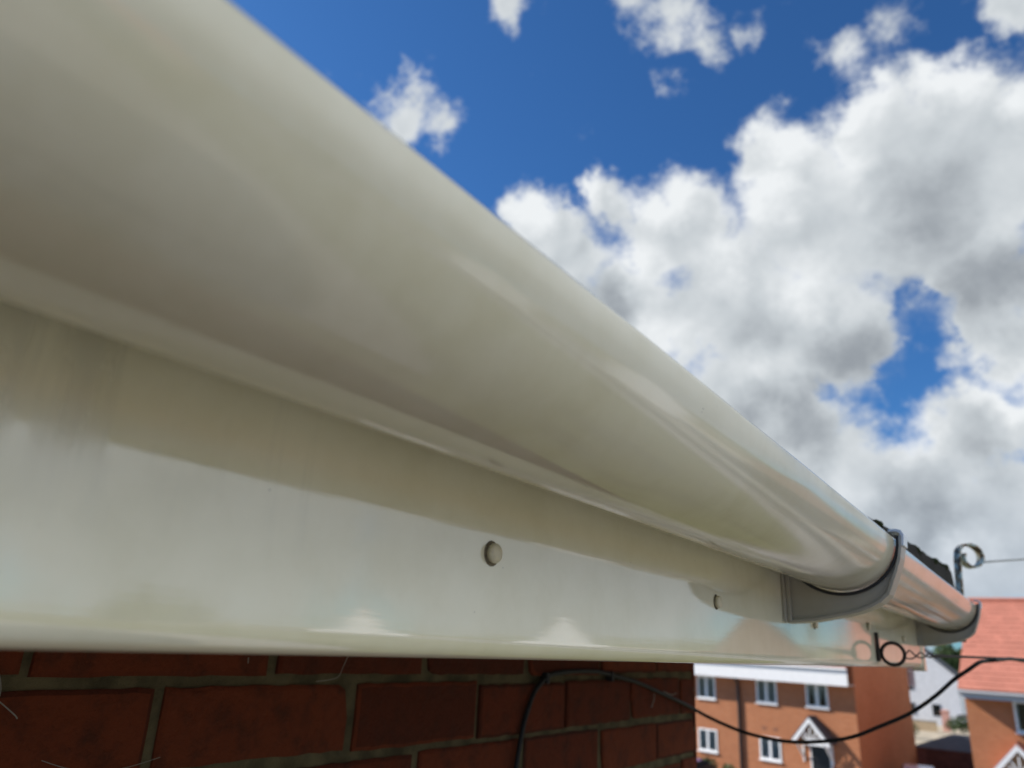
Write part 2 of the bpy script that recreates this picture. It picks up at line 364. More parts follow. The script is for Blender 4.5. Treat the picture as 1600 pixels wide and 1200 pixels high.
hb.add(vs, [(i * 4 + k, ((i + 1) % N) * 4 + k, ((i + 1) % N) * 4 + k + 1, i * 4 + k + 1) for i in range(N) for k in range(3)], 0, True)
hb.build('hills', M['hill'], kind='structure')

# ------------------------------------------------------------------ the house whose eaves we look along
home = thing('brick_house', 'old dark red brick house wall under the white eaves, seen from very close', 'house')
WX, WY = -.63, 1.595                                   # wall face and its corner
zc0 = CZ - .048                                        # a bed joint
b = MB(); rows = range(-16, 3)
for r_ in rows:
    z0 = zc0 + r_ * .0751; z1 = z0 + .0751
    off = .394 + (.1125 if r_ % 2 == 0 else 0) - .225 * 12
    for k in range(22):
        y0 = off + k * .225 + .0042; y1 = y0 + .2166
        if y0 > WY - .02: continue
        y1 = min(y1, WY)
        if y1 - y0 < .03: continue
        j = lambda s=.0026: random.uniform(-s, s)
        xf = WX + random.uniform(-.0025, .0015); c_ = .0045
        ya, yb, za, zb = y0 + j(), y1 + (j() if y1 < WY else 0), z0 + .0048 + j(), z1 - .0048 + j()
        N_ = 14; q = lambda s=.0010: random.uniform(-s, s)          # worn arrises: the outline wanders and the corners are chipped
        lo = [(ya + (yb - ya) * i / N_, za + q()) for i in range(N_ + 1)]; hi = [(ya + (yb - ya) * i / N_, zb + q()) for i in range(N_ + 1)]
        if random.random() < .2: lo[0] = (lo[0][0] + .006, lo[0][1] + .004)
        if random.random() < .2: hi[-1] = (hi[-1][0] - .006, hi[-1][1] - .005)
        loop = lo + [(yb + q(), (za + zb) / 2)] + hi[::-1] + [(ya + q(), (za + zb) / 2)]
        n_ = len(loop); cy, cz2 = (ya + yb) / 2, (za + zb) / 2
        sh2 = lambda p_, d2: (p_[0] + d2 * (1 if p_[0] < cy else -1) * min(1, abs(p_[0] - cy) / (.45 * (yb - ya))) ** 6, p_[1] + (d2 if p_[1] < cz2 else -d2))
        vs = [(xf - .012, *p_) for p_ in loop] + [(xf - .0016, *sh2(p_, .0008)) for p_ in loop] + [(xf, *sh2(p_, c_)) for p_ in loop]
        b.add(vs, [(r2 * n_ + i, r2 * n_ + (i + 1) % n_, (r2 + 1) * n_ + (i + 1) % n_, (r2 + 1) * n_ + i) for r2 in (0, 1) for i in range(n_)], 0)
        b.add(vs[2 * n_:], [tuple(range(n_))], 0)
zb0 = zc0 - 16 * .0751
b.add([(WX - .0050, -2.4, zb0), (WX - .0050, WY - .004, zb0), (WX - .0050, WY - .004, CZ + .2), (WX - .0050, -2.4, CZ + .2)], [(0, 1, 2, 3)], 1)
b.add([(WX, -12, 0), (WX, WY, 0), (WX, WY, zb0), (WX, -12, zb0)], [(0, 1, 2, 3)], 2)
b.add([(WX, -12, zb0), (WX, -2.4, zb0), (WX, -2.4, CZ + .2), (WX, -12, CZ + .2)], [(0, 1, 2, 3)], 2)
b.build('wall', [M['brick_near'], M['mortar_near'], M['brick_plain']], home)
b = MB(); b.add([(WX, WY, 0), (-8.5, WY, 0), (-8.5, WY, CZ), (-4.56, WY, CZ + 2.9), (WX, WY, CZ + .1)], [(0, 1, 2, 3, 4)])
b.add([(WX - .0050, WY - .001, CZ - 1.3), (WX, WY - .001, CZ - 1.3), (WX, WY - .001, CZ), (WX - .0050, WY - .001, CZ)], [(0, 1, 2, 3)])
b.add([(-8.5, WY, 0), (-8.5, -12, 0), (-8.5, -12, CZ), (-8.5, WY, CZ)], [(0, 1, 2, 3)])
b.build('gable_wall', M['brick_plain'], home)
b = MB(); b.box((-.66, -12, CZ - .004), (-.2385, 1.79, CZ + .004)); b.build('soffit', M['white'], home)
# roof: courses of thick tiles whose edge hangs over the gutter and lifts on its mortar bed towards the verge
b = MB(); y0r, y1r, ny = -12, 1.80, 60; tp = math.tan(R(36))
ys = [-12 + i * 2.6 for i in range(5)] + [-1.0 + i * .05 for i in range(57)]
ys[-1] = 1.80
def lift(y): 
    t_ = max(0, (y - .66) / 1.14)
    return .037 * t_ ** 1.12 + (.0025 * math.sin(y * 41) + .002 * math.sin(y * 97 + 1)) * min(1, t_ * 3)
vs = []
for y in ys:
    l = lift(y); xf = -.150
    vs += [(xf + .004, y, CZ + .118), (xf, y, CZ + .146 + l), (xf - .30, y, CZ + .146 + .30 * tp + l * .5), (-4.56, y, CZ + .146 + 4.41 * tp), (-8.9, y, CZ + .02), (xf - .2, y, CZ + .10 + .2 * tp - .03)]
n = len(ys)
b.add(vs, [(i * 6 + k, (i + 1) * 6 + k, (i + 1) * 6 + (k + 1) % 6, i * 6 + (k + 1) % 6) for i in range(n - 1) for k in range(6)], 0)
b.add(vs[-6:], [(0, 1, 2, 3, 4, 5)], 0)
roof = b.build('roof', M['dark_tile'], home)
b = MB()
for i in range(150):
    y = random.uniform(.7, 1.79); l = lift(y); r_ = random.uniform(.003, .0085) * (.6 + .5 * min(1, (y - .6)))
    c = Vector((-.152 - random.uniform(0, .02), y, CZ + .145 + l + random.uniform(-.002, .001)))
    b.lathe([(r_ * .8, -r_ * .5), (r_, 0), (r_ * .75, r_ * .55), (r_ * .3, r_ * .8)], c, (random.uniform(-.3, .3), random.uniform(-.3, .3), 1), 7)
b.build('moss', M['moss'], roof, kind='stuff')

# ------------------------------------------------------------------ fascia board
FX = -.22; FB = CZ - .0085
fas = thing('fascia_board', 'long glossy white plastic fascia board with round nail caps, behind the gutter', 'fascia board')
prof = []
for k in range(7):
    a = R(-90 + 90 * k / 6); prof.append((FX - .009 + .009 * math.cos(a), FB + .009 + .009 * math.sin(a)))
prof += [(FX, FB + .0096), (FX, FB + .013), (FX, CZ + .06), (FX, CZ + .130), (FX, CZ + .135), (FX - .018, CZ + .135), (FX - .018, FB)]
b = MB(); ysf = [-3 + i * .04 for i in range(120)]; ysf = [y for y in ysf if y < 1.79] + [1.79]
vs = []
for y in ysf:
    wv = .00022 * math.sin(y * 9 + 1) + .00012 * math.sin(y * 23)          # boards are never quite flat
    vs += [(x + wv, y, z) for x, z in prof]
k_ = len(prof)
b.add(vs, [(i * k_ + j, i * k_ + (j + 1) % k_, (i + 1) * k_ + (j + 1) % k_, (i + 1) * k_ + j) for i in range(len(ysf) - 1) for j in range(k_)], 0, True)
fo = b.build('board', M['fascia'], fas)
em = fo.modifiers.new('edge', 'EDGE_SPLIT'); em.split_angle = R(50)
b = MB(); b.box((FX - .02, 1.772, FB - .006), (FX + .0022, 1.803, CZ + .137)); b.build('end_cap', M['fascia'], fas, bevel=.0015)
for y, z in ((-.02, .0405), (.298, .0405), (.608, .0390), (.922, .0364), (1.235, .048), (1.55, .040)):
    b = MB(); b.lathe([(.0062, .0001), (.0058, .00035), (.0046, .0004)], (FX, y, CZ + z), (1, .0, .02), 28, 1); b.lathe([(.0044, .0004), (.0044, .0009), (.0048, .0012), (.0048, .0026), (.0044, .0034), (.0032, .0038), (.0012, .0040)], (FX, y, CZ + z), (1, .0, .02), 28)  # first lathe: flat dark ring, the cap's contact shade put in as colour
    b.build('nail_cap', [M['cap'], M['grime_shade']], fas)

# ------------------------------------------------------------------ gutters and brackets
GX, GZ, GR = -.1635, CZ + .1155, .0525
def gutter_bm(y0, y1, r=GR, ny=80, amp=.00006, end=355):
    th = .0022; ang = []
    pr = []
    for k in range(41):
        a = R(180 + (end - 180) * k / 40); pr.append((r * math.cos(a), r * math.sin(a), 1))
    ca, sa = math.cos(R(end)), math.sin(R(end))
    for q, h_ in ((0, .0012), (-.0006, .0022), (-.0018, .0026), (-.0038, .0024), (-.0046, .0012)): pr.append(((r + q) * ca - h_ * sa, (r + q) * sa + h_ * ca, 0))
    for k in range(40, -1, -1):
        a = R(180 + (end - 180) * k / 40); pr.append(((r - th) * math.cos(a), (r - th) * math.sin(a), 0))
    pr += [(-r + th, .010, 0), (-r, .010, 0)]
    n = len(pr); vs = []
    for i in range(ny + 1):
        y = y0 + (y1 - y0) * i / ny
        for x, z, o in pr:
            a = math.atan2(z, x)
            q = 1 + amp / r * (math.sin(y * 11 + a * 2) + .6 * math.sin(y * 27 - a * 3 + 1))
            vs.append((GX + x * q, y, GZ + z * q + .0006 * math.sin(y * 4.0)))
    b = MB(); b.add(vs, [(i * n + j, (i + 1) * n + j, (i + 1) * n + (j + 1) % n, i * n + (j + 1) % n) for i in range(ny) for j in range(n)], 0, True)
    b.add(vs[:n], [tuple(range(n))]); b.add(vs[-n:], [tuple(range(n - 1, -1, -1))])
    return b
g1 = thing('gutter', 'large near length of white half round gutter above the fascia', 'gutter', group='lengths of white half round gutter')
gutter_bm(-1.6, .812, ny=140).build('channel', M['gutter'], g1)
g2 = thing('gutter', 'short far length of white half round gutter between the two brackets', 'gutter', group='lengths of white half round gutter')
gutter_bm(.816, 1.772, GR - .0008, 60, end=354).build('channel', M['gutter'], g2)
b = MB(); pts = [(GX + (GR + .003) * math.cos(R(180 + 180 * k / 30)), 1.764, GZ + (GR + .003) * math.sin(R(180 + 180 * k / 30))) for k in range(31)]
b.prism(pts, (0, .010, 0)); b.build('stop_end', M['bracket'], g2, bevel=.001)

def bracket(y, label):
    t_ = thing('gutter_bracket', label, 'bracket', (FX, y, CZ), group='gutter brackets on the fascia')
    out = [(.0005, .033), (.010, .033), (.030, .0350), (.047, .0385), (.060, .0412), (.072, .0445), (.082, .0485), (.091, .0535), (.099, .0610), (.1035, .0715), (.1085, .084), (.1122, .095), (.1143, .106), (.1150, .116)]
    inn = []
    for k in range(28):
        a = R(-2 - 166 * k / 27); inn.append((.0565 + .0562 * math.cos(a), .1155 + .0562 * math.sin(a)))
    inn.append((.0005, .098))
    b = MB(); poly = [(x, 0.004, z) for x, z in out] + [(x, 0.004, z) for x, z in inn]
    b.prism(poly, (0, .020, 0)); b.build('saddle', M['bracket'], t_)
    # stiffening flange that follows the outer edge of the saddle
    b = MB(); n = len(out); inner = []
    for i in range(n):
        p0 = Vector(out[max(i - 1, 0)]); p1 = Vector(out[min(i + 1, n - 1)]); tg = (p1 - p0).normalized(); inner.append(Vector(out[i]) + Vector((-tg.y, tg.x)) * .0022)
    for i in range(n - 1):
        b.prism([(out[i][0], -.0005, out[i][1] - .0004), (out[i + 1][0] + .0003, -.0005, out[i + 1][1] - .0004), (inner[i + 1].x, -.0005, inner[i + 1].y), (inner[i].x, -.0005, inner[i].y)], (0, .026, 0))
    b.build('flange', M['bracket'], t_)
    b = MB(); b.box((.0005, -.006, .0325), (.0035, .034, .099)); b.box((.0035, -.002, .034), (.0075, .0035, .090)); b.build('back_plate', M['bracket'], t_, bevel=.0008)
    b = MB(); pts = []
    for k in range(30):
        a = R(-1 - 150 * k / 29); pts.append((.0565 + .0550 * math.cos(a), .0015, .1155 + .0550 * math.sin(a)))
    b.tube(pts, .0016, 8); b.build('seal', M['seal'], t_)
    b = MB()
    lip = [(.1205, .106), (.1215, .1165), (.1195, .1205), (.1150, .1220), (.1085, .1215), (.1080, .1195), (.1145, .1196), (.1178, .1180), (.1187, .1155), (.118, .106)]
    b.prism([(x, .0, z) for x, z in [(x - .0042, z) for x, z in lip]], (0, .024, 0)); b.build('clip', M['white'], t_, bevel=.0004)
    return t_
bracket(.803, 'dusty grey white gutter bracket joining the near and far gutter lengths')
bracket(1.735, 'small far gutter bracket at the very end of the gutter, before the red roof')

# ------------------------------------------------------------------ scroll, hook, wires, cables
sc = thing('scroll_bracket', 'curled iron scroll bracket with flaking pale blue paint standing at the roof end', 'iron bracket', (-.151, 1.875, CZ + .004))
h = Vector((math.sin(R(52)), math.cos(R(52)), 0)); wv = Vector((h.y, -h.x, 0))
path = []
for k in range(8): path.append((0 + .020 * (k / 7) ** 1.2 * .55, .05 + .165 * k / 7))
cx, cz_, r0 = .0375, .2180, .0265
for k in range(1, 31):
    a = R(165 - 370 * k / 30); rr = r0 * (1 - .50 * max(0, (k - 12) / 18) ** 1.3)
    path.append((cx + rr * math.cos(a), cz_ + rr * math.sin(a)))
vs = []; fs = []
for i, (u, z) in enumerate(path):
    p0 = Vector(path[max(i - 1, 0)]); p1 = Vector(path[min(i + 1, len(path) - 1)]); tg = (p1 - p0).normalized(); nn = Vector((-tg.y, tg.x)) * .0022
    for sx, sn in ((-1, -1), (1, -1), (1, 1), (-1, 1)):
        vs.append(h * (u + nn.x * sn) + wv * .0105 * sx + Vector((0, 0, z + nn.y * sn)))
for i in range(len(path) - 1):
    for k in range(4): fs.append((i * 4 + k, i * 4 + (k + 1) % 4, (i + 1) * 4 + (k + 1) % 4, (i + 1) * 4 + k))
b = MB(); b.add(vs, fs); b.add(vs[-4:], [(0, 1, 2, 3)]); b.add(vs[:4], [(3, 2, 1, 0)]); b.build('scroll', M['iron'], sc, bevel=.0006)
b = MB(); b.prism([(-.045, -.031, .042), (.004, -.031, .042), (.004, -.031, .082), (-.045, -.031, .072)], (0, .026, 0)); b.build('fixing_plate', M['rust'], sc, bevel=.002)

hk = thing('anchor_hook', 'dark iron plate and ring screwed to the fascia, holding the twisted wire', 'hook', (FX, 1.28, CZ))
b = MB(); b.prism([(.001, -.004, .000), (.001, .010, .000), (.001, .008, .041), (.001, -.002, .041)], (.0035, 0, 0)); b.build('plate', M['rust'], hk, bevel=.0008)
b = MB(); hd = Vector((.33, .94, 0)).normalized(); rc = Vector((.021, .012, .0115)); rg = Vector((.97, .25, 0)).normalized()
b.tube([rc + (rg * math.cos(a) + Vector((0, 0, 1)) * math.sin(a)) * .0155 for a in [2 * math.pi * k / 36 for k in range(37)]], .0026, 10)
b.build('ring', M['rust'], hk)
POLE = Vector((5.3, 24.2, 0)); A = Vector((-.186, 1.305, CZ + .0115)); DW = Vector((POLE.x, POLE.y, CZ + .30))
dirw = (DW - A).normalized(); side = dirw.cross(Vector((0, 0, 1))).normalized(); upw = side.cross(dirw)
b = MB()
for ph in (0, math.pi):                                   # the two tails of the twisted grip open to an eye at the ring
    pts = []; s_ = 0; a = ph
    for k in range(420):
        s_ = k * .0024; op = .0062 * math.exp(-s_ / .085) + .0011
        per = .052 - .034 * min(1, s_ / .16); a += 2 * math.pi * .0024 / per * (.5 if s_ < .1 else 1)
        if s_ < .012: op *= s_ / .012
        pts.append(A + dirw * s_ + upw * op * math.sin(a) + side * op * .4 * math.cos(a))
    b.tube(pts, .00115, 6)
L_w = (DW - A).length
b.tube([A + dirw * (.11 + (L_w - .11) * k / 60) for k in range(61)], .0014, 6)
tag(b.build('support_wire', M['rust']), 'twisted dark wire running out from the ring on the fascia', 'wire')
# black drop cable: leaves the wire, sags to the corner and turns down the brickwork
lead = []
for k in range(70):                                       # the cable is lashed along the wire out to the pole
    s_ = L_w * (1 - k / 70) ** 3 + .40 * (1 - (1 - k / 70) ** 3); a = s_ / .035
    p_ = A + dirw * s_ - upw * .0022 + (upw * math.sin(a) + side * math.cos(a)) * .0016 - Vector((0, 0, CZ)); lead.append(tuple(p_))
cp = lead + [(-.1045, 1.685, .0105), (-.114, 1.646, .0070), (-.1325, 1.635, -.0070), (-.1570, 1.633, -.0250), (-.190, 1.628, -.0550), (-.2340, 1.625, -.0870), (-.285, 1.620, -.113), (-.3365, 1.618, -.1365), (-.395, 1.614, -.1500), (-.4520, 1.612, -.1555), (-.505, 1.610, -.152), (-.552, 1.610, -.1435), (-.600, 1.603, -.1275), (-.624, 1.580, -.1130),
      (-.624, 1.50, -.0950), (-.624, 1.392, -.0735), (-.624, 1.31, -.0575), (-.624, 1.234, -.0480), (-.624, 1.17, -.0400), (-.624, 1.12, -.0385), (-.624, 1.07, -.0390), (-.624, 1.022, -.0420), (-.624, 1.000, -.0465), (-.624, .987, -.0530), (-.624, .973, -.0620), (-.624, .962, -.0735), (-.624, .950, -.094), (-.624, .941, -.1140), (-.624, .929, -.1600), (-.624, .915, -.24), (-.624, .91, -.40), (-.624, .91, -1.2)]
def smooth(P, n=5):
    P = [Vector(p) for p in P]; o = []
    for i in range(len(P) - 1):
        a, b_, c, d_ = P[max(i - 1, 0)], P[i], P[i + 1], P[min(i + 2, len(P) - 1)]
        for k in range(n):
            t_ = k / n; o.append(.5 * ((2 * b_) + (c - a) * t_ + (2 * a - 5 * b_ + 4 * c - d_) * t_ ** 2 + (3 * b_ - a - 3 * c + d_) * t_ ** 3))
    o.append(P[-1]); return o
cbl = thing('drop_cable', 'black drop cable sagging from the wire to the brick corner and down the wall', 'cable')
b = MB(); b.tube([p + Vector((0, 0, CZ)) for p in smooth(cp)], .0035, 10); b.build('sheath', M['cable'], cbl)
for y, z in ((.999, -.0460), (1.205, -.0450)):
    b = MB(); b.box((-.632, y - .004, CZ + z - .009), (-.6195, y + .004, CZ + z + .006)); b.build('cable_clip', M['cable'], cbl, bevel=.001)
b = MB(); q0 = Vector((-.0960, 1.905, CZ + .212)); q1 = Vector((POLE.x, POLE.y, CZ + 3.1))
b.tube([q0 + (q1 - q0) * k / 20 for k in range(21)], .0022, 8)
tag(b.build('stay_wire', M['wire']), 'thin grey stay wire running from the iron scroll into the sky', 'wire')
tp_ = thing('telegraph_pole', 'tall wooden telegraph pole the two wires run to', 'pole', POLE)
b = MB(); b.tube([(0, 0, -.3), (0, 0, 4), (0, 0, 9.4)], [.15, .13, .1], 14); b.build('shaft', M['bark'], tp_)
b = MB(); b.beam((-.5, 0, 9.0), (.5, 0, 9.0), .1, .1); b.build('cross_arm', M['bark'], tp_)
b = MB(); b.box((-.12, -.16, 6.15), (.12, -.05, 6.5)); b.build('junction_box', M['grey_trim'], tp_, bevel=.01)

# cobwebs on the brickwork
def web(label, strands):
    x0_, y0_, z0_ = strands[0][0][0]; t_ = thing('cobweb', label, 'cobweb', (WX, y0_, CZ + z0_), 0, 'cobwebs on the brick wall')
    for P, r_ in strands:
        b = MB(); b.tube([(x, y - y0_, z - z0_) for x, y, z in P], r_, 5); b.build('strand', M['web'], t_)
web('wisp of cobweb hanging on the mortar just below the fascia, left of the middle', [(smooth([(.004, .600, -.0205), (.006, .592, -.033), (.008, .583, -.044), (.003, .560, -.048)]), .00042), ([(.004, .472, -.026), (.004, .4725, -.031)], .0005)])
web('dangling cobweb threads on the brick at the far left edge', [(smooth([(.004, .255, -.026), (.012, .262, -.05), (.010, .258, -.063), (.004, .245, -.078)]), .0004), (smooth([(.004, .305, -.0995), (.014, .325, -.106), (.014, .36, -.109), (.004, .40, -.105)]), .0003), (smooth([(.004, .262, -.055), (.010, .275, -.066), (.004, .281, -.07)]), .0005)])
web('faint cobweb smear on the brick near the wall corner', [(smooth([(.003, 1.385, -.078), (.006, 1.377, -.088), (.003, 1.372, -.101)]), .0010), (smooth([(.003, 1.43, -.075), (.006, 1.46, -.081), (.003, 1.49, -.079)]), .0008)])

# ------------------------------------------------------------------ houses
def windowp(par, u0, u1, z0, z1, y=0, mull=1, drawn=.40, axis='x', tilt=False):
    """casement window: frame (with sill, panes, curtain) on the wall plane y"""
    f = .085; b = MB(); yo = y - .035
    b.box((u0, yo, z0), (u0 + f, y + .02, z1)); b.box((u1 - f, yo, z0), (u1, y + .02, z1))
    b.box((u0 + f, yo, z0), (u1 - f, y + .02, z0 + f)); b.box((u0 + f, yo, z1 - f), (u1 - f, y + .02, z1))
    for k in range(mull):
        um = u0 + (u1 - u0) * (k + 1) / (mull + 1); b.box((um - .06, yo + .004, z0 + f), (um + .06, y + .02, z1 - f))
    fr = b.build('window', M['white'], par)
    b = MB(); b.add([(u0 + f, y - .012, z0 + f), (u1 - f, y - .012, z0 + f), (u1 - f, y - .012, z1 - f), (u0 + f, y - .012, z1 - f)], [(0, 1, 2, 3)]); b.build('pane', M['pane'], fr)
    b = MB(); b.box((u0 + f, y - .004, z0 + f), (u1 - f, y + .018, z1 - f), 1)
    n = mull + 1
    for k in range(n):
        a = u0 + (u1 - u0) * k / n + .06; c = u0 + (u1 - u0) * (k + 1) / n - .06; wd = c - a
        for j in range(2):
            e = a if j == 0 else c; sg = 1 if j == 0 else -1
            if tilt: pts = [(e, z1 - f), (e + sg * wd * .5, z1 - f), (e + sg * wd * .12, z0 + f), (e, z0 + f)]
            else: pts = [(e, z1 - f), (e + sg * wd * drawn, z1 - f), (e + sg * wd * drawn * .92, z0 + f), (e, z0 + f)]
            if j: pts = pts[::-1]
            b.add([(x, y - .006 - .001 * j, z) for x, z in pts], [(3, 2, 1, 0)], 0)
    b.build('curtain', [M['curtain'], M['room']], fr)
    b = MB(); b.box((u0 - .05, y - .10, z0 - .06), (u1 + .05, y + .01, z0 - .001)); b.build('sill', M['white'], fr, bevel=.01)
    return fr

def porch(par, uc, hw, ze, za, proj, roofm):
    """gabled door canopy with a white bargeboard, fretwork fan and brackets"""
    b = MB()
    for s in (-1, 1):
        b.prism([(uc, -proj - .06, za + .02), (uc + s * (hw + .1), -proj - .06, ze - .06), (uc + s * (hw + .1), -proj - .06, ze + .02), (uc, -proj - .06, za + .11)][::s], (0, proj + .05, 0))
    cn = b.build('porch_roof', roofm, par)
    b = MB()
    for s in (-1, 1):
        b.prism([(uc, -proj - .09, za - .20), (uc + s * hw, -proj - .09, ze - .22), (uc + s * (hw + .08), -proj - .09, ze - .06), (uc, -proj - .09, za + .02)][::s], (0, .05, 0))
    b.build('bargeboard', M['white'], cn)
    b = MB(); b.box((uc - hw * .8, -proj - .07, ze - .16), (uc + hw * .8, -proj - .01, ze - .04))
    for a in (35, 60, 90, 120, 145):
        L_ = (za - ze) * (.9 - .3 * abs(a - 90) / 60); b.beam((uc, -proj - .04, ze - .05), (uc + L_ * .8 * math.cos(R(a)), -proj - .04, ze - .05 + L_ * .72 * math.sin(R(a))), .05, .045, (0, 1, 0))
    b.build('fretwork', M['white'], cn)
    b = MB(); b.prism([(uc - hw * .95, -.03, ze - .1), (uc + hw * .95, -.03, ze - .1), (uc, -.03, za - .06)], (0, .028, 0)); b.build('backboard', M['beige_brick'], cn)
    for s in (-1, 1):
        b = MB(); u = uc + s * hw * .82
        b.beam((u, -.03, ze - .75), (u, -proj, ze - .17), .07, .09, (1, 0, 0)); b.box((u - .035, -.055, ze - .95), (u + .035, -.002, ze - .12)); b.build('porch_bracket', M['white'], cn)

def doorp(par, u0, u1, z1, y=0):
    b = MB(); f = .07
    b.box((u0 - f, y - .04, 0), (u0, y + .02, z1 + f)); b.box((u1, y - .04, 0), (u1 + f, y + .02, z1 + f)); b.box((u0, y - .04, z1), (u1, y + .02, z1 + f)); fr = b.build('door_frame', M['white'], par)
    b = MB(); b.box((u0, y - .025, .05), (u1, y + .01, z1))
    for a, c in ((.25, .95), (1.1, z1 - .2)):
        for s in (0, 1):
            uu = u0 + .12 + s * (u1 - u0 - .16) / 2; b.box((uu, y - .033, a), (uu + (u1 - u0) / 2 - .18, y - .0251, c))
    dd = b.build('door', M['door_black'], par)
    b = MB(); b.box((u1 - .1, y - .07, 1.0), (u1 - .07, y - .03, 1.14)); b.build('handle', M['alloy'], dd)

def roof_courses(b, u0, u1, y0, z0, y1, z1, mi=0, th=.035):
    """one pitched plane laid as overlapping courses"""
    L_ = math.hypot(y1 - y0, z1 - z0); n = max(3, int(L_ / .34)); ty, tz = (y1 - y0) / L_, (z1 - z0) / L_; ny, nz = -tz, ty
    if nz < 0: ny, nz = -ny, -nz
    for i in range(n):
        s0, s1 = L_ * i / n, L_ * (i + 1) / n + .02
        P = lambda s, e: (y0 + ty * s + ny * e, z0 + tz * s + nz * e)
        a, c, d_, e_ = P(s0, th), P(s1, .015), P(s1, -.02), P(s0, -.02)
        b.prism([(u0, *a), (u0, *c), (u0, *d_), (u0, *e_)], (u1 - u0, 0, 0), mi)

def house(label, loc, rz, u0, u1, depth, ez, pitch, wallm, roofm, wins=(), doors=(), pipes=(), over=.45, group=None, gable_over=.06, vents=(), gable_wins=(), trim=None, gutter_h=.12, fh=.11):
    t_ = thing('house', label, 'house', loc, rz, group); tr = trim or M['white']
    ym = depth / 2; tp2 = math.tan(R(pitch)); g = gable_over; zl = ez + fh + .04
    ztop = zl + (ym + over + .05) * tp2; ze2 = zl + over * tp2 - .06
    b = MB()
    for u, fl in ((u0, 1), (u1, -1)):
        b.add([(u, 0, 0), (u, depth, 0), (u, depth, ze2), (u, ym, ztop - .08), (u, 0, ze2)], [(0, 1, 2, 3, 4)[::fl * -1]])
    for y, fl in ((0, 1), (depth, -1)):
        b.add([(u0, y, 0), (u1, y, 0), (u1, y, ze2), (u0, y, ze2)], [(0, 1, 2, 3)[::fl]])
    b.build('wall', wallm, t_)
    b = MB()
    roof_courses(b, u0 - g, u1 + g, -over - .05, zl, ym + .01, ztop, 0)
    roof_courses(b, u0 - g, u1 + g, depth + over + .05, zl, ym - .01, ztop, 0)
    rf = b.build('roof', roofm, t_)
    b = MB(); b.tube([(u0 - g, ym, ztop + .04), (u1 + g, ym, ztop + .04)], .11, 10); b.build('ridge', roofm, rf)
    for y, s in ((-over, 1), (depth + over, -1)):
        b = MB(); ya, yb = (y, y + .03) if s > 0 else (y - .03, y)
        b.box((u0 - g, ya, ez - .17), (u1 + g, yb, ez + fh))
        b.box((u0 - g + .01, min(yb, s * .0) if s > 0 else depth, ez - .14), (u1 + g - .01, 0 if s > 0 else ya, ez - .12))
        b.build('eaves', tr, t_)
        b = MB(); y2 = y - .06 * s; b.tube([(u0 - g, y2, ez + fh - .05), (u1 + g, y2, ez + fh - .05)], gutter_h / 2, 10)
        b.build('gutter', tr, t_)
    for wi in wins: windowp(t_, *wi[:4], **(wi[4] if len(wi) > 4 else {}))
    for (uc, za, ze, hw, da, db, dz, pm) in doors:
        porch(t_, uc, hw, ze, za, .62, pm); doorp(t_, da, db, dz)
    for u in pipes:
        b = MB(); b.tube([(u, -over + .05, ez - .02), (u, -.10, ez - .40), (u, -.09, ez - .6), (u, -.09, .1)], .07, 10); b.build('downpipe', M['pipe'], t_)
    if vents:
        for u, z in vents:
            b = MB(); b.box((u - .11, -.012, z - .05), (u + .11, .01, z + .05)); b.build('air_brick', M['brown_brick'], t_)
    for (side, y, z, wd, ht) in gable_wins:
        b = MB(); u = u1 if side > 0 else u0; s = side
        b.box((min(u - .01 * s, u + .04 * s), y - wd / 2, z - ht / 2), (max(u - .01 * s, u + .04 * s), y + wd / 2, z + ht / 2)); fr = b.build('window', M['grey_trim'], t_)
        b = MB(); uu = u + .042 * s; b.add([(uu, y - wd / 2 + .06, z - ht / 2 + .06), (uu, y + wd / 2 - .06, z - ht / 2 + .06), (uu, y + wd / 2 - .06, z + ht / 2 - .06), (uu, y - wd / 2 + .06, z + ht / 2 - .06)], [(0, 1, 2, 3)]); b.build('pane', M['carglass'], fr)
    return t_

# across the street, left: orange brick terrace
house('orange brick terrace with white eaves, dark downpipe and pointed porch, beyond our wall corner', (-7.83, 39.23, 0), R(-12), -14.5, 0, 6.6, 5.02, 36, M['orange_brick'], M['red_tile'],
      wins=[(-8.38, -7.28, 3.70, 4.80), (-4.93, -3.83, 3.76, 4.86), (-2.33, -1.25, 3.80, 4.88, dict(tilt=True)), (-8.40, -7.28, 1.18, 2.24, dict(drawn=.45)), (-4.90, -3.79, 1.22, 2.26, dict(drawn=.45)), (-12.5, -11.4, 3.7, 4.8), (-12.5, -11.4, 1.2, 2.24)],
      doors=[(-1.96, 3.34, 2.36, .84, -2.26, -1.38, 2.16, M['grey_tile'])], pipes=[-5.92], over=.78, vents=[(-4.62, 2.62), (-4.02, 2.62)], trim=M['white'], fh=.60)
# right: red tiled house
house('orange brick house with a broad red tiled roof at the right edge', (-3.245, 36.857, 0), R(-5), 0, 10.4, 8.2, 4.98, 37, M['orange_brick'], M['red_tile'],
      wins=[(1.62, 2.75, 3.70, 4.82, dict(drawn=.2)), (4.6, 5.7, 3.7, 4.82), (7.8, 8.9, 3.7, 4.82), (3.4, 4.6, 1.2, 2.3), (6.3, 7.5, 1.2, 2.3)],
      doors=[(1.62, 3.28, 2.34, .86, 1.2, 2.05, 2.16, M['red_tile']), (9.0, 3.28, 2.34, .86, 8.6, 9.45, 2.16, M['red_tile'])], over=.75, trim=M['grey_trim'], pipes=[6.0])
# beyond: white rendered house, gable towards us
house('white rendered house with a grey roof, gable facing us, between the two brick houses', (-8.75, 94.6, 0), R(92.5), 0, 10, 10.6, 4.55, 41, M['render'], M['grey_tile'],
      gable_wins=[(-1, 4.55, 3.9, .85, 1.2), (-1, 4.6, 1.5, .85, 1.2), (-1, 2.25, 1.5, .85, 1.2)], over=.2, trim=M['grey_trim'])
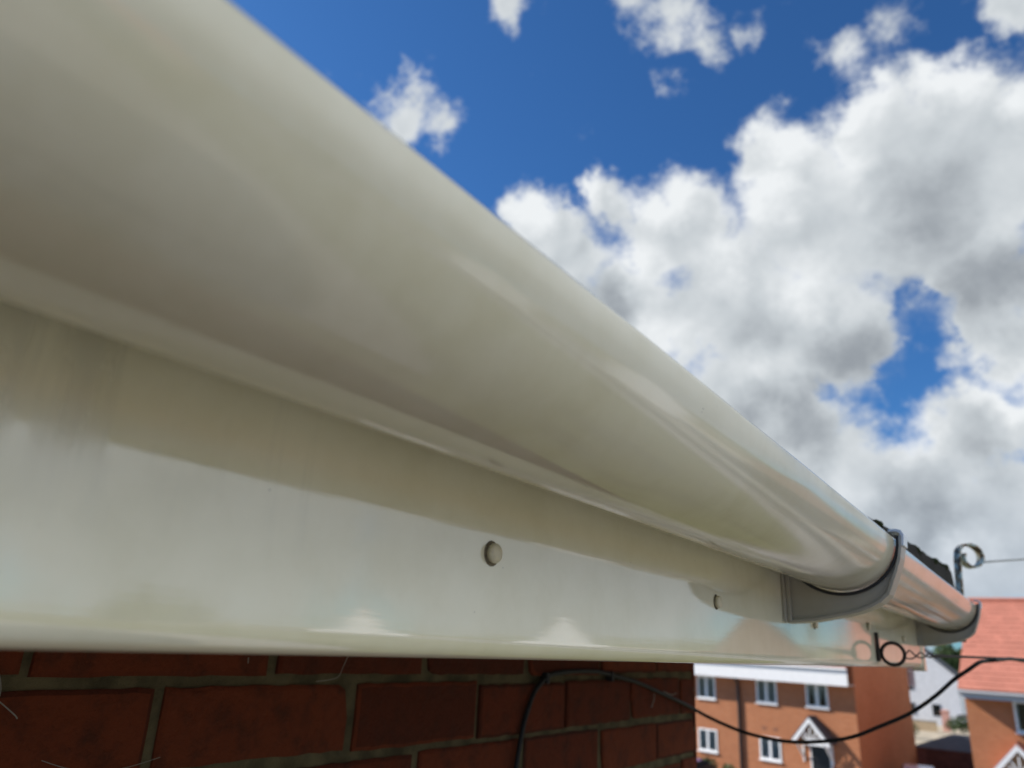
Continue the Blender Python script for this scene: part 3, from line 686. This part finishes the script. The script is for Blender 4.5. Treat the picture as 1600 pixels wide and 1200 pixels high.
# along the street to the right, out of frame but mirrored in the plastic
def wset(n, w_): return [(u0, u0 + 1.1, z, z + 1.1) for z in (1.2, 3.7) for u0 in [1 + i * w_ / n for i in range(n)]]
house('white rendered gabled house up the street, mirrored in the fascia as a bright triangle', (25.8, 39.0, 0), R(-31 + 90), 0, 9, 5.6, 4.9, 42, M['render'], M['grey_tile'], over=.2)
house('grey brown gabled house mirrored in the fascia beside the far bracket', (16.3, 42.1, 0), R(-17 + 90), 0, 9, 7.0, 4.9, 42, M['brown_brick'], M['grey_tile'], over=.2)
house('white rendered cottage far along the street, beside a buff brick house', (36.8, 32.6, 0), R(-44 + 90), 0, 8, 6.0, 4.7, 40, M['render'], M['red_tile'], over=.2)
house('buff brick house with a red roof facing our garden', (47, 17, 0), R(-92), 0, 11, 8, 5.0, 40, M['beige_brick'], M['red_tile'], wins=wset(3, 11))
house('orange brick house with a red roof facing our garden from the south', (45, -1, 0), R(-88), 0, 12, 8, 5.0, 40, M['orange_brick'], M['red_tile'], wins=wset(3, 12))

# ------------------------------------------------------------------ between the houses
ga = thing('garage', 'low brown brick garage with a dark hipped roof in shade between the brick houses', 'garage', (-6.55, 45.9, 0), R(-4))
b = MB(); b.box((0, 0, 0), (3.3, 4.6, 2.06)); b.build('wall', M['brown_brick'], ga)
b = MB(); b.add([(-.12, -.12, 2.02), (3.42, -.12, 2.02), (3.42, 4.72, 2.02), (-.12, 4.72, 2.02), (1.3, 1.6, 2.58), (2.0, 1.6, 2.58), (2.0, 3.0, 2.58), (1.3, 3.0, 2.58)],
      [(0, 1, 5, 4), (1, 2, 6, 5), (2, 3, 7, 6), (3, 0, 4, 7), (4, 5, 6, 7), (3, 2, 1, 0)]); b.build('roof', M['grey_tile'], ga)
b = MB(); b.box((.5, -.05, 0), (2.8, -.002, 1.9))
for k in range(6): b.box((.52, -.07, .08 + k * .3), (2.78, -.0501, .34 + k * .3))
b.build('door', M['fence_wood'], ga)
gp = thing('gate_pillar', 'pinkish brick gate pillar standing in front of the white house', 'pillar', (-9.5, 87.5, 0), R(-5))
b = MB(); b.box((-.3, -.3, 0), (.3, .3, 1.75)); b.build('shaft', M['pink'], gp, bevel=.01)
b = MB(); b.prism([(-.36, -.36, 1.75), (.36, -.36, 1.75), (.36, .36, 1.75), (-.36, .36, 1.75)], (0, 0, .08)); b.add([(-.36, -.36, 1.834), (.36, -.36, 1.834), (.36, .36, 1.834), (-.36, .36, 1.834), (0, 0, 1.98)], [(0, 1, 4), (1, 2, 4), (2, 3, 4), (3, 0, 4)]); b.build('cap', M['pink'], gp)
gw = thing('garden_wall', 'low buff garden wall in front of the white house', 'wall', (-19.5, 86.4, 0), R(-5))
b = MB(); b.box((0, 0, 0), (9.4, .22, .85)); b.build('brickwork', M['beige_brick'], gw)
b = MB(); b.box((-.04, -.04, .852), (9.44, .26, .95)); b.build('coping', M['paving'], gw)

def leaves(b, c, rad, n, size, rnd):
    for _ in range(n):
        v = Vector((rnd.gauss(0, 1), rnd.gauss(0, 1), rnd.gauss(0, 1))).normalized() * rnd.random() ** .38
        p_ = Vector(c) + Vector((v.x * rad[0], v.y * rad[1], v.z * rad[2])); s = size * rnd.uniform(.6, 1.3)
        a = Vector((rnd.gauss(0, 1), rnd.gauss(0, 1), rnd.gauss(0, .6))).normalized(); q = a.orthogonal().normalized(); q.rotate(Matrix.Rotation(rnd.uniform(0, 6.28), 3, a)); e = a.cross(q)
        b.add([p_ - q * s, p_ + e * s * .55, p_ + q * s, p_ - e * s * .55], [(0, 1, 2, 3)])
def tree(label, loc, ht, wd, mt, seed, n=2600, size=.28, group=None):
    rnd = random.Random(seed); t_ = thing('tree', label, 'tree', loc, 0, group)
    b = MB(); b.tube([(0, 0, -.2), (.1, 0, ht * .3), (0, .1, ht * .62), (.1, .1, ht * .85)], [.045 * wd, .036 * wd, .022 * wd, .006 * wd], 9)
    cl = []
    for k in range(11):
        a = k * 2.4 + rnd.random(); z = ht * rnd.uniform(.42, .86); r_ = wd * .5 * rnd.uniform(.35, .75) * (1.15 - abs(z / ht - .55))
        c = (r_ * math.cos(a), r_ * math.sin(a), z); cl.append(c)
        b.tube([(0, 0, z - ht * .18), (c[0] * .5, c[1] * .5, z - ht * .08), c], [.014 * wd, .009 * wd, .003 * wd], 6)
    b.build('trunk', M['bark'], t_)
    b = MB(); cl.append((0, 0, ht * .88))
    for c in cl:
        r_ = wd * rnd.uniform(.17, .27); leaves(b, c, (r_, r_, r_ * .8), n // len(cl), size, rnd)
    b.build('crown', mt, t_)
    return t_
tree('rounded dark green tree far beyond the white house roof', (-13.9, 139, 0), 8.9, 8.0, M['leaf'], 1, 3000, .34)
tree('lighter spreading tree just right of the dark far tree', (-9.4, 150, 0), 6.6, 9.5, M['leaf2'], 2, 2600, .34)
tree('dark round garden tree out on the lawn side', (26, 6, 0), 6.5, 5.5, M['leaf'], 4, 2000, .22)
tree('light green garden tree near the buff brick house', (34, 20, 0), 7.5, 6.5, M['leaf2'], 5, 2000, .24)
def shrub(label, loc, rad, mt, seed, n=700, size=.09):
    rnd = random.Random(seed); t_ = thing('shrub', label, 'shrub', loc)
    b = MB(); b.tube([(0, 0, 0), (0, 0, rad[2] * .9)], [.05, .02], 7); b.build('stem', M['bark'], t_)
    b = MB()
    for k in range(6): leaves(b, (rnd.uniform(-.5, .5) * rad[0], rnd.uniform(-.5, .5) * rad[1], rad[2] * rnd.uniform(.7, 1.2)), [x * .6 for x in rad], n // 6, size, rnd)
    b.build('foliage', mt, t_)
shrub('dark shrub beside the pink gate pillar, near the silver car', (-7.4, 84.5, 0), (1.9, .9, .95), M['leaf'], 11, 900, .12)
shrub('small bright green bush behind the garage roof', (-6.0, 70.5, 0), (.7, .6, .7), M['leaf2'], 12, 500, .1)
shrub('olive hedge bush against the far corner of the terrace', (-11.2, 76.0, 0), (1.2, .8, .9), M['leaf2'], 13, 800, .1)
shrub('green bush under the lower left window of the terrace', (-15.2, 39.6, 0), (.75, .5, .62), M['leaf'], 14, 700, .07)
pl = thing('planter', 'orange terracotta planter on the drive beside the terrace', 'planter', (-12.9, 36.5, 0))
b = MB(); b.lathe([(.28, 0), (.40, .75), (.44, .78), (.44, .9), (.38, .9), (.36, .8)], (0, 0, .0), (0, 0, 1), 24); b.build('pot', mat('terracotta', (.62, .30, .13), .8, var=.15, scale=6), pl)
rnd = random.Random(3); b = MB(); leaves(b, (0, 0, 1.0), (.35, .35, .3), 220, .07, rnd); b.build('foliage', M['leaf2'], pl)

def car(label, loc, rz, paint, h_=1.46):
    t_ = thing('parked_car', label, 'car', loc, rz); L_, W_ = 4.2, .86; k = h_ / 1.46
    st = [(-2.1, .35, .62, .78), (-2.0, .25, .80, .83), (-1.5, .22, .95, .86), (-.9, .22, .98, .87), (0, .22, .97, .87), (.9, .22, .95, .87), (1.5, .22, .88, .85), (1.95, .26, .74, .80), (2.1, .36, .60, .72)]
    vs = []
    for x, zl, zh, hw in st:
        zl *= k; zh *= k
        vs += [(x, -hw * .93, zl), (x, -hw, zl + .22), (x, -hw * .99, zh - .12), (x, -hw * .88, zh), (x, hw * .88, zh), (x, hw * .99, zh - .12), (x, hw, zl + .22), (x, hw * .93, zl)]
    b = MB(); n = len(st)
    b.add(vs, [(i * 8 + j, i * 8 + (j + 1) % 8, (i + 1) * 8 + (j + 1) % 8, (i + 1) * 8 + j) for i in range(n - 1) for j in range(8)], 0, True)
    b.add(vs[:8], [tuple(range(7, -1, -1))]); b.add(vs[-8:], [tuple(range(8))])
    def loft(b, sect, mi=0):
        vs = []
        for x, z, hw in sect: vs += [(x, -hw, z), (x, hw, z)]
        b.add(vs, [(2 * i, 2 * i + 1, 2 * i + 3, 2 * i + 2) for i in range(len(sect) - 1)], mi, True)
    top = [(-1.9, .93 * k, .74), (-1.62, 1.16 * k, .68), (-1.25, 1.36 * k, .62), (-.7, 1.44 * k, .60), (0, 1.46 * k, .60), (.45, 1.41 * k, .60)]
    loft(b, top); bo = b.build('body', paint, t_)
    m_ = bo.modifiers.new('round', 'SUBSURF'); m_.levels = 0; m_.render_levels = 1
    b = MB(); loft(b, [(.45, 1.41 * k, .60), (1.3, .91 * k, .75)]); b.build('windscreen', M['carglass'], t_)
    b = MB(); loft(b, [(-1.885, .945 * k, .735), (-1.30, 1.345 * k, .625)]); 
    b.v = [(x - .012, y * .92, z + .012) for x, y, z in b.v]; b.build('rear_window', M['carglass'], t_)
    for s in (-1, 1):
        P = [(-1.55, .95 * k, .84), (-1.2, 1.34 * k, .63), (0, 1.44 * k, .606), (.45, 1.40 * k, .61), (1.25, .93 * k, .82)]
        b = MB(); vv = [(x, s * hw, z) for x, z, hw in P]; b.add(vv, [(0, 1, 2, 3, 4)[::-s]]); b.build('side_window', M['carglass'], t_)
        for x in (-1.3, 1.32):
            b = MB(); b.lathe([(.05, -.1), (.31, -.1), (.325, -.06), (.325, .06), (.31, .1), (.2, .1)], (x, s * .78, .325), (0, s, 0), 24); wh = b.build('wheel', M['tyre'], t_)
            b = MB(); b.lathe([(.19, .09), (.2, .105), (.07, .11), (.02, .115)], (x, s * .78, .325), (0, s, 0), 20); b.build('rim', M['alloy'], wh)
        b = MB(); b.box((1.93, s * .62 - .14, .58 * k), (2.08, s * .62 + .12, .70 * k)); b.build('headlight', M['lamp'], t_, bevel=.03)
    return t_
def paintm(n, c): return mat(n, c, .25, .5, metal=.2, coat=1)
car('white car parked before the garage, only its roof showing at the bottom edge', (-5.95, 42.0, 0), R(100), paintm('white_car_paint', (.72, .70, .80)), 1.62)
car('bright blue car at the bottom edge beside our brick wall corner', (-14.2, 35.1, 0), R(-8), paintm('blue_car_paint', (.03, .12, .55)))
car('silver car glinting in the sun beyond the white house', (-7.6, 92.0, 0), R(-60), paintm('silver_car_paint', (.6, .62, .66)))
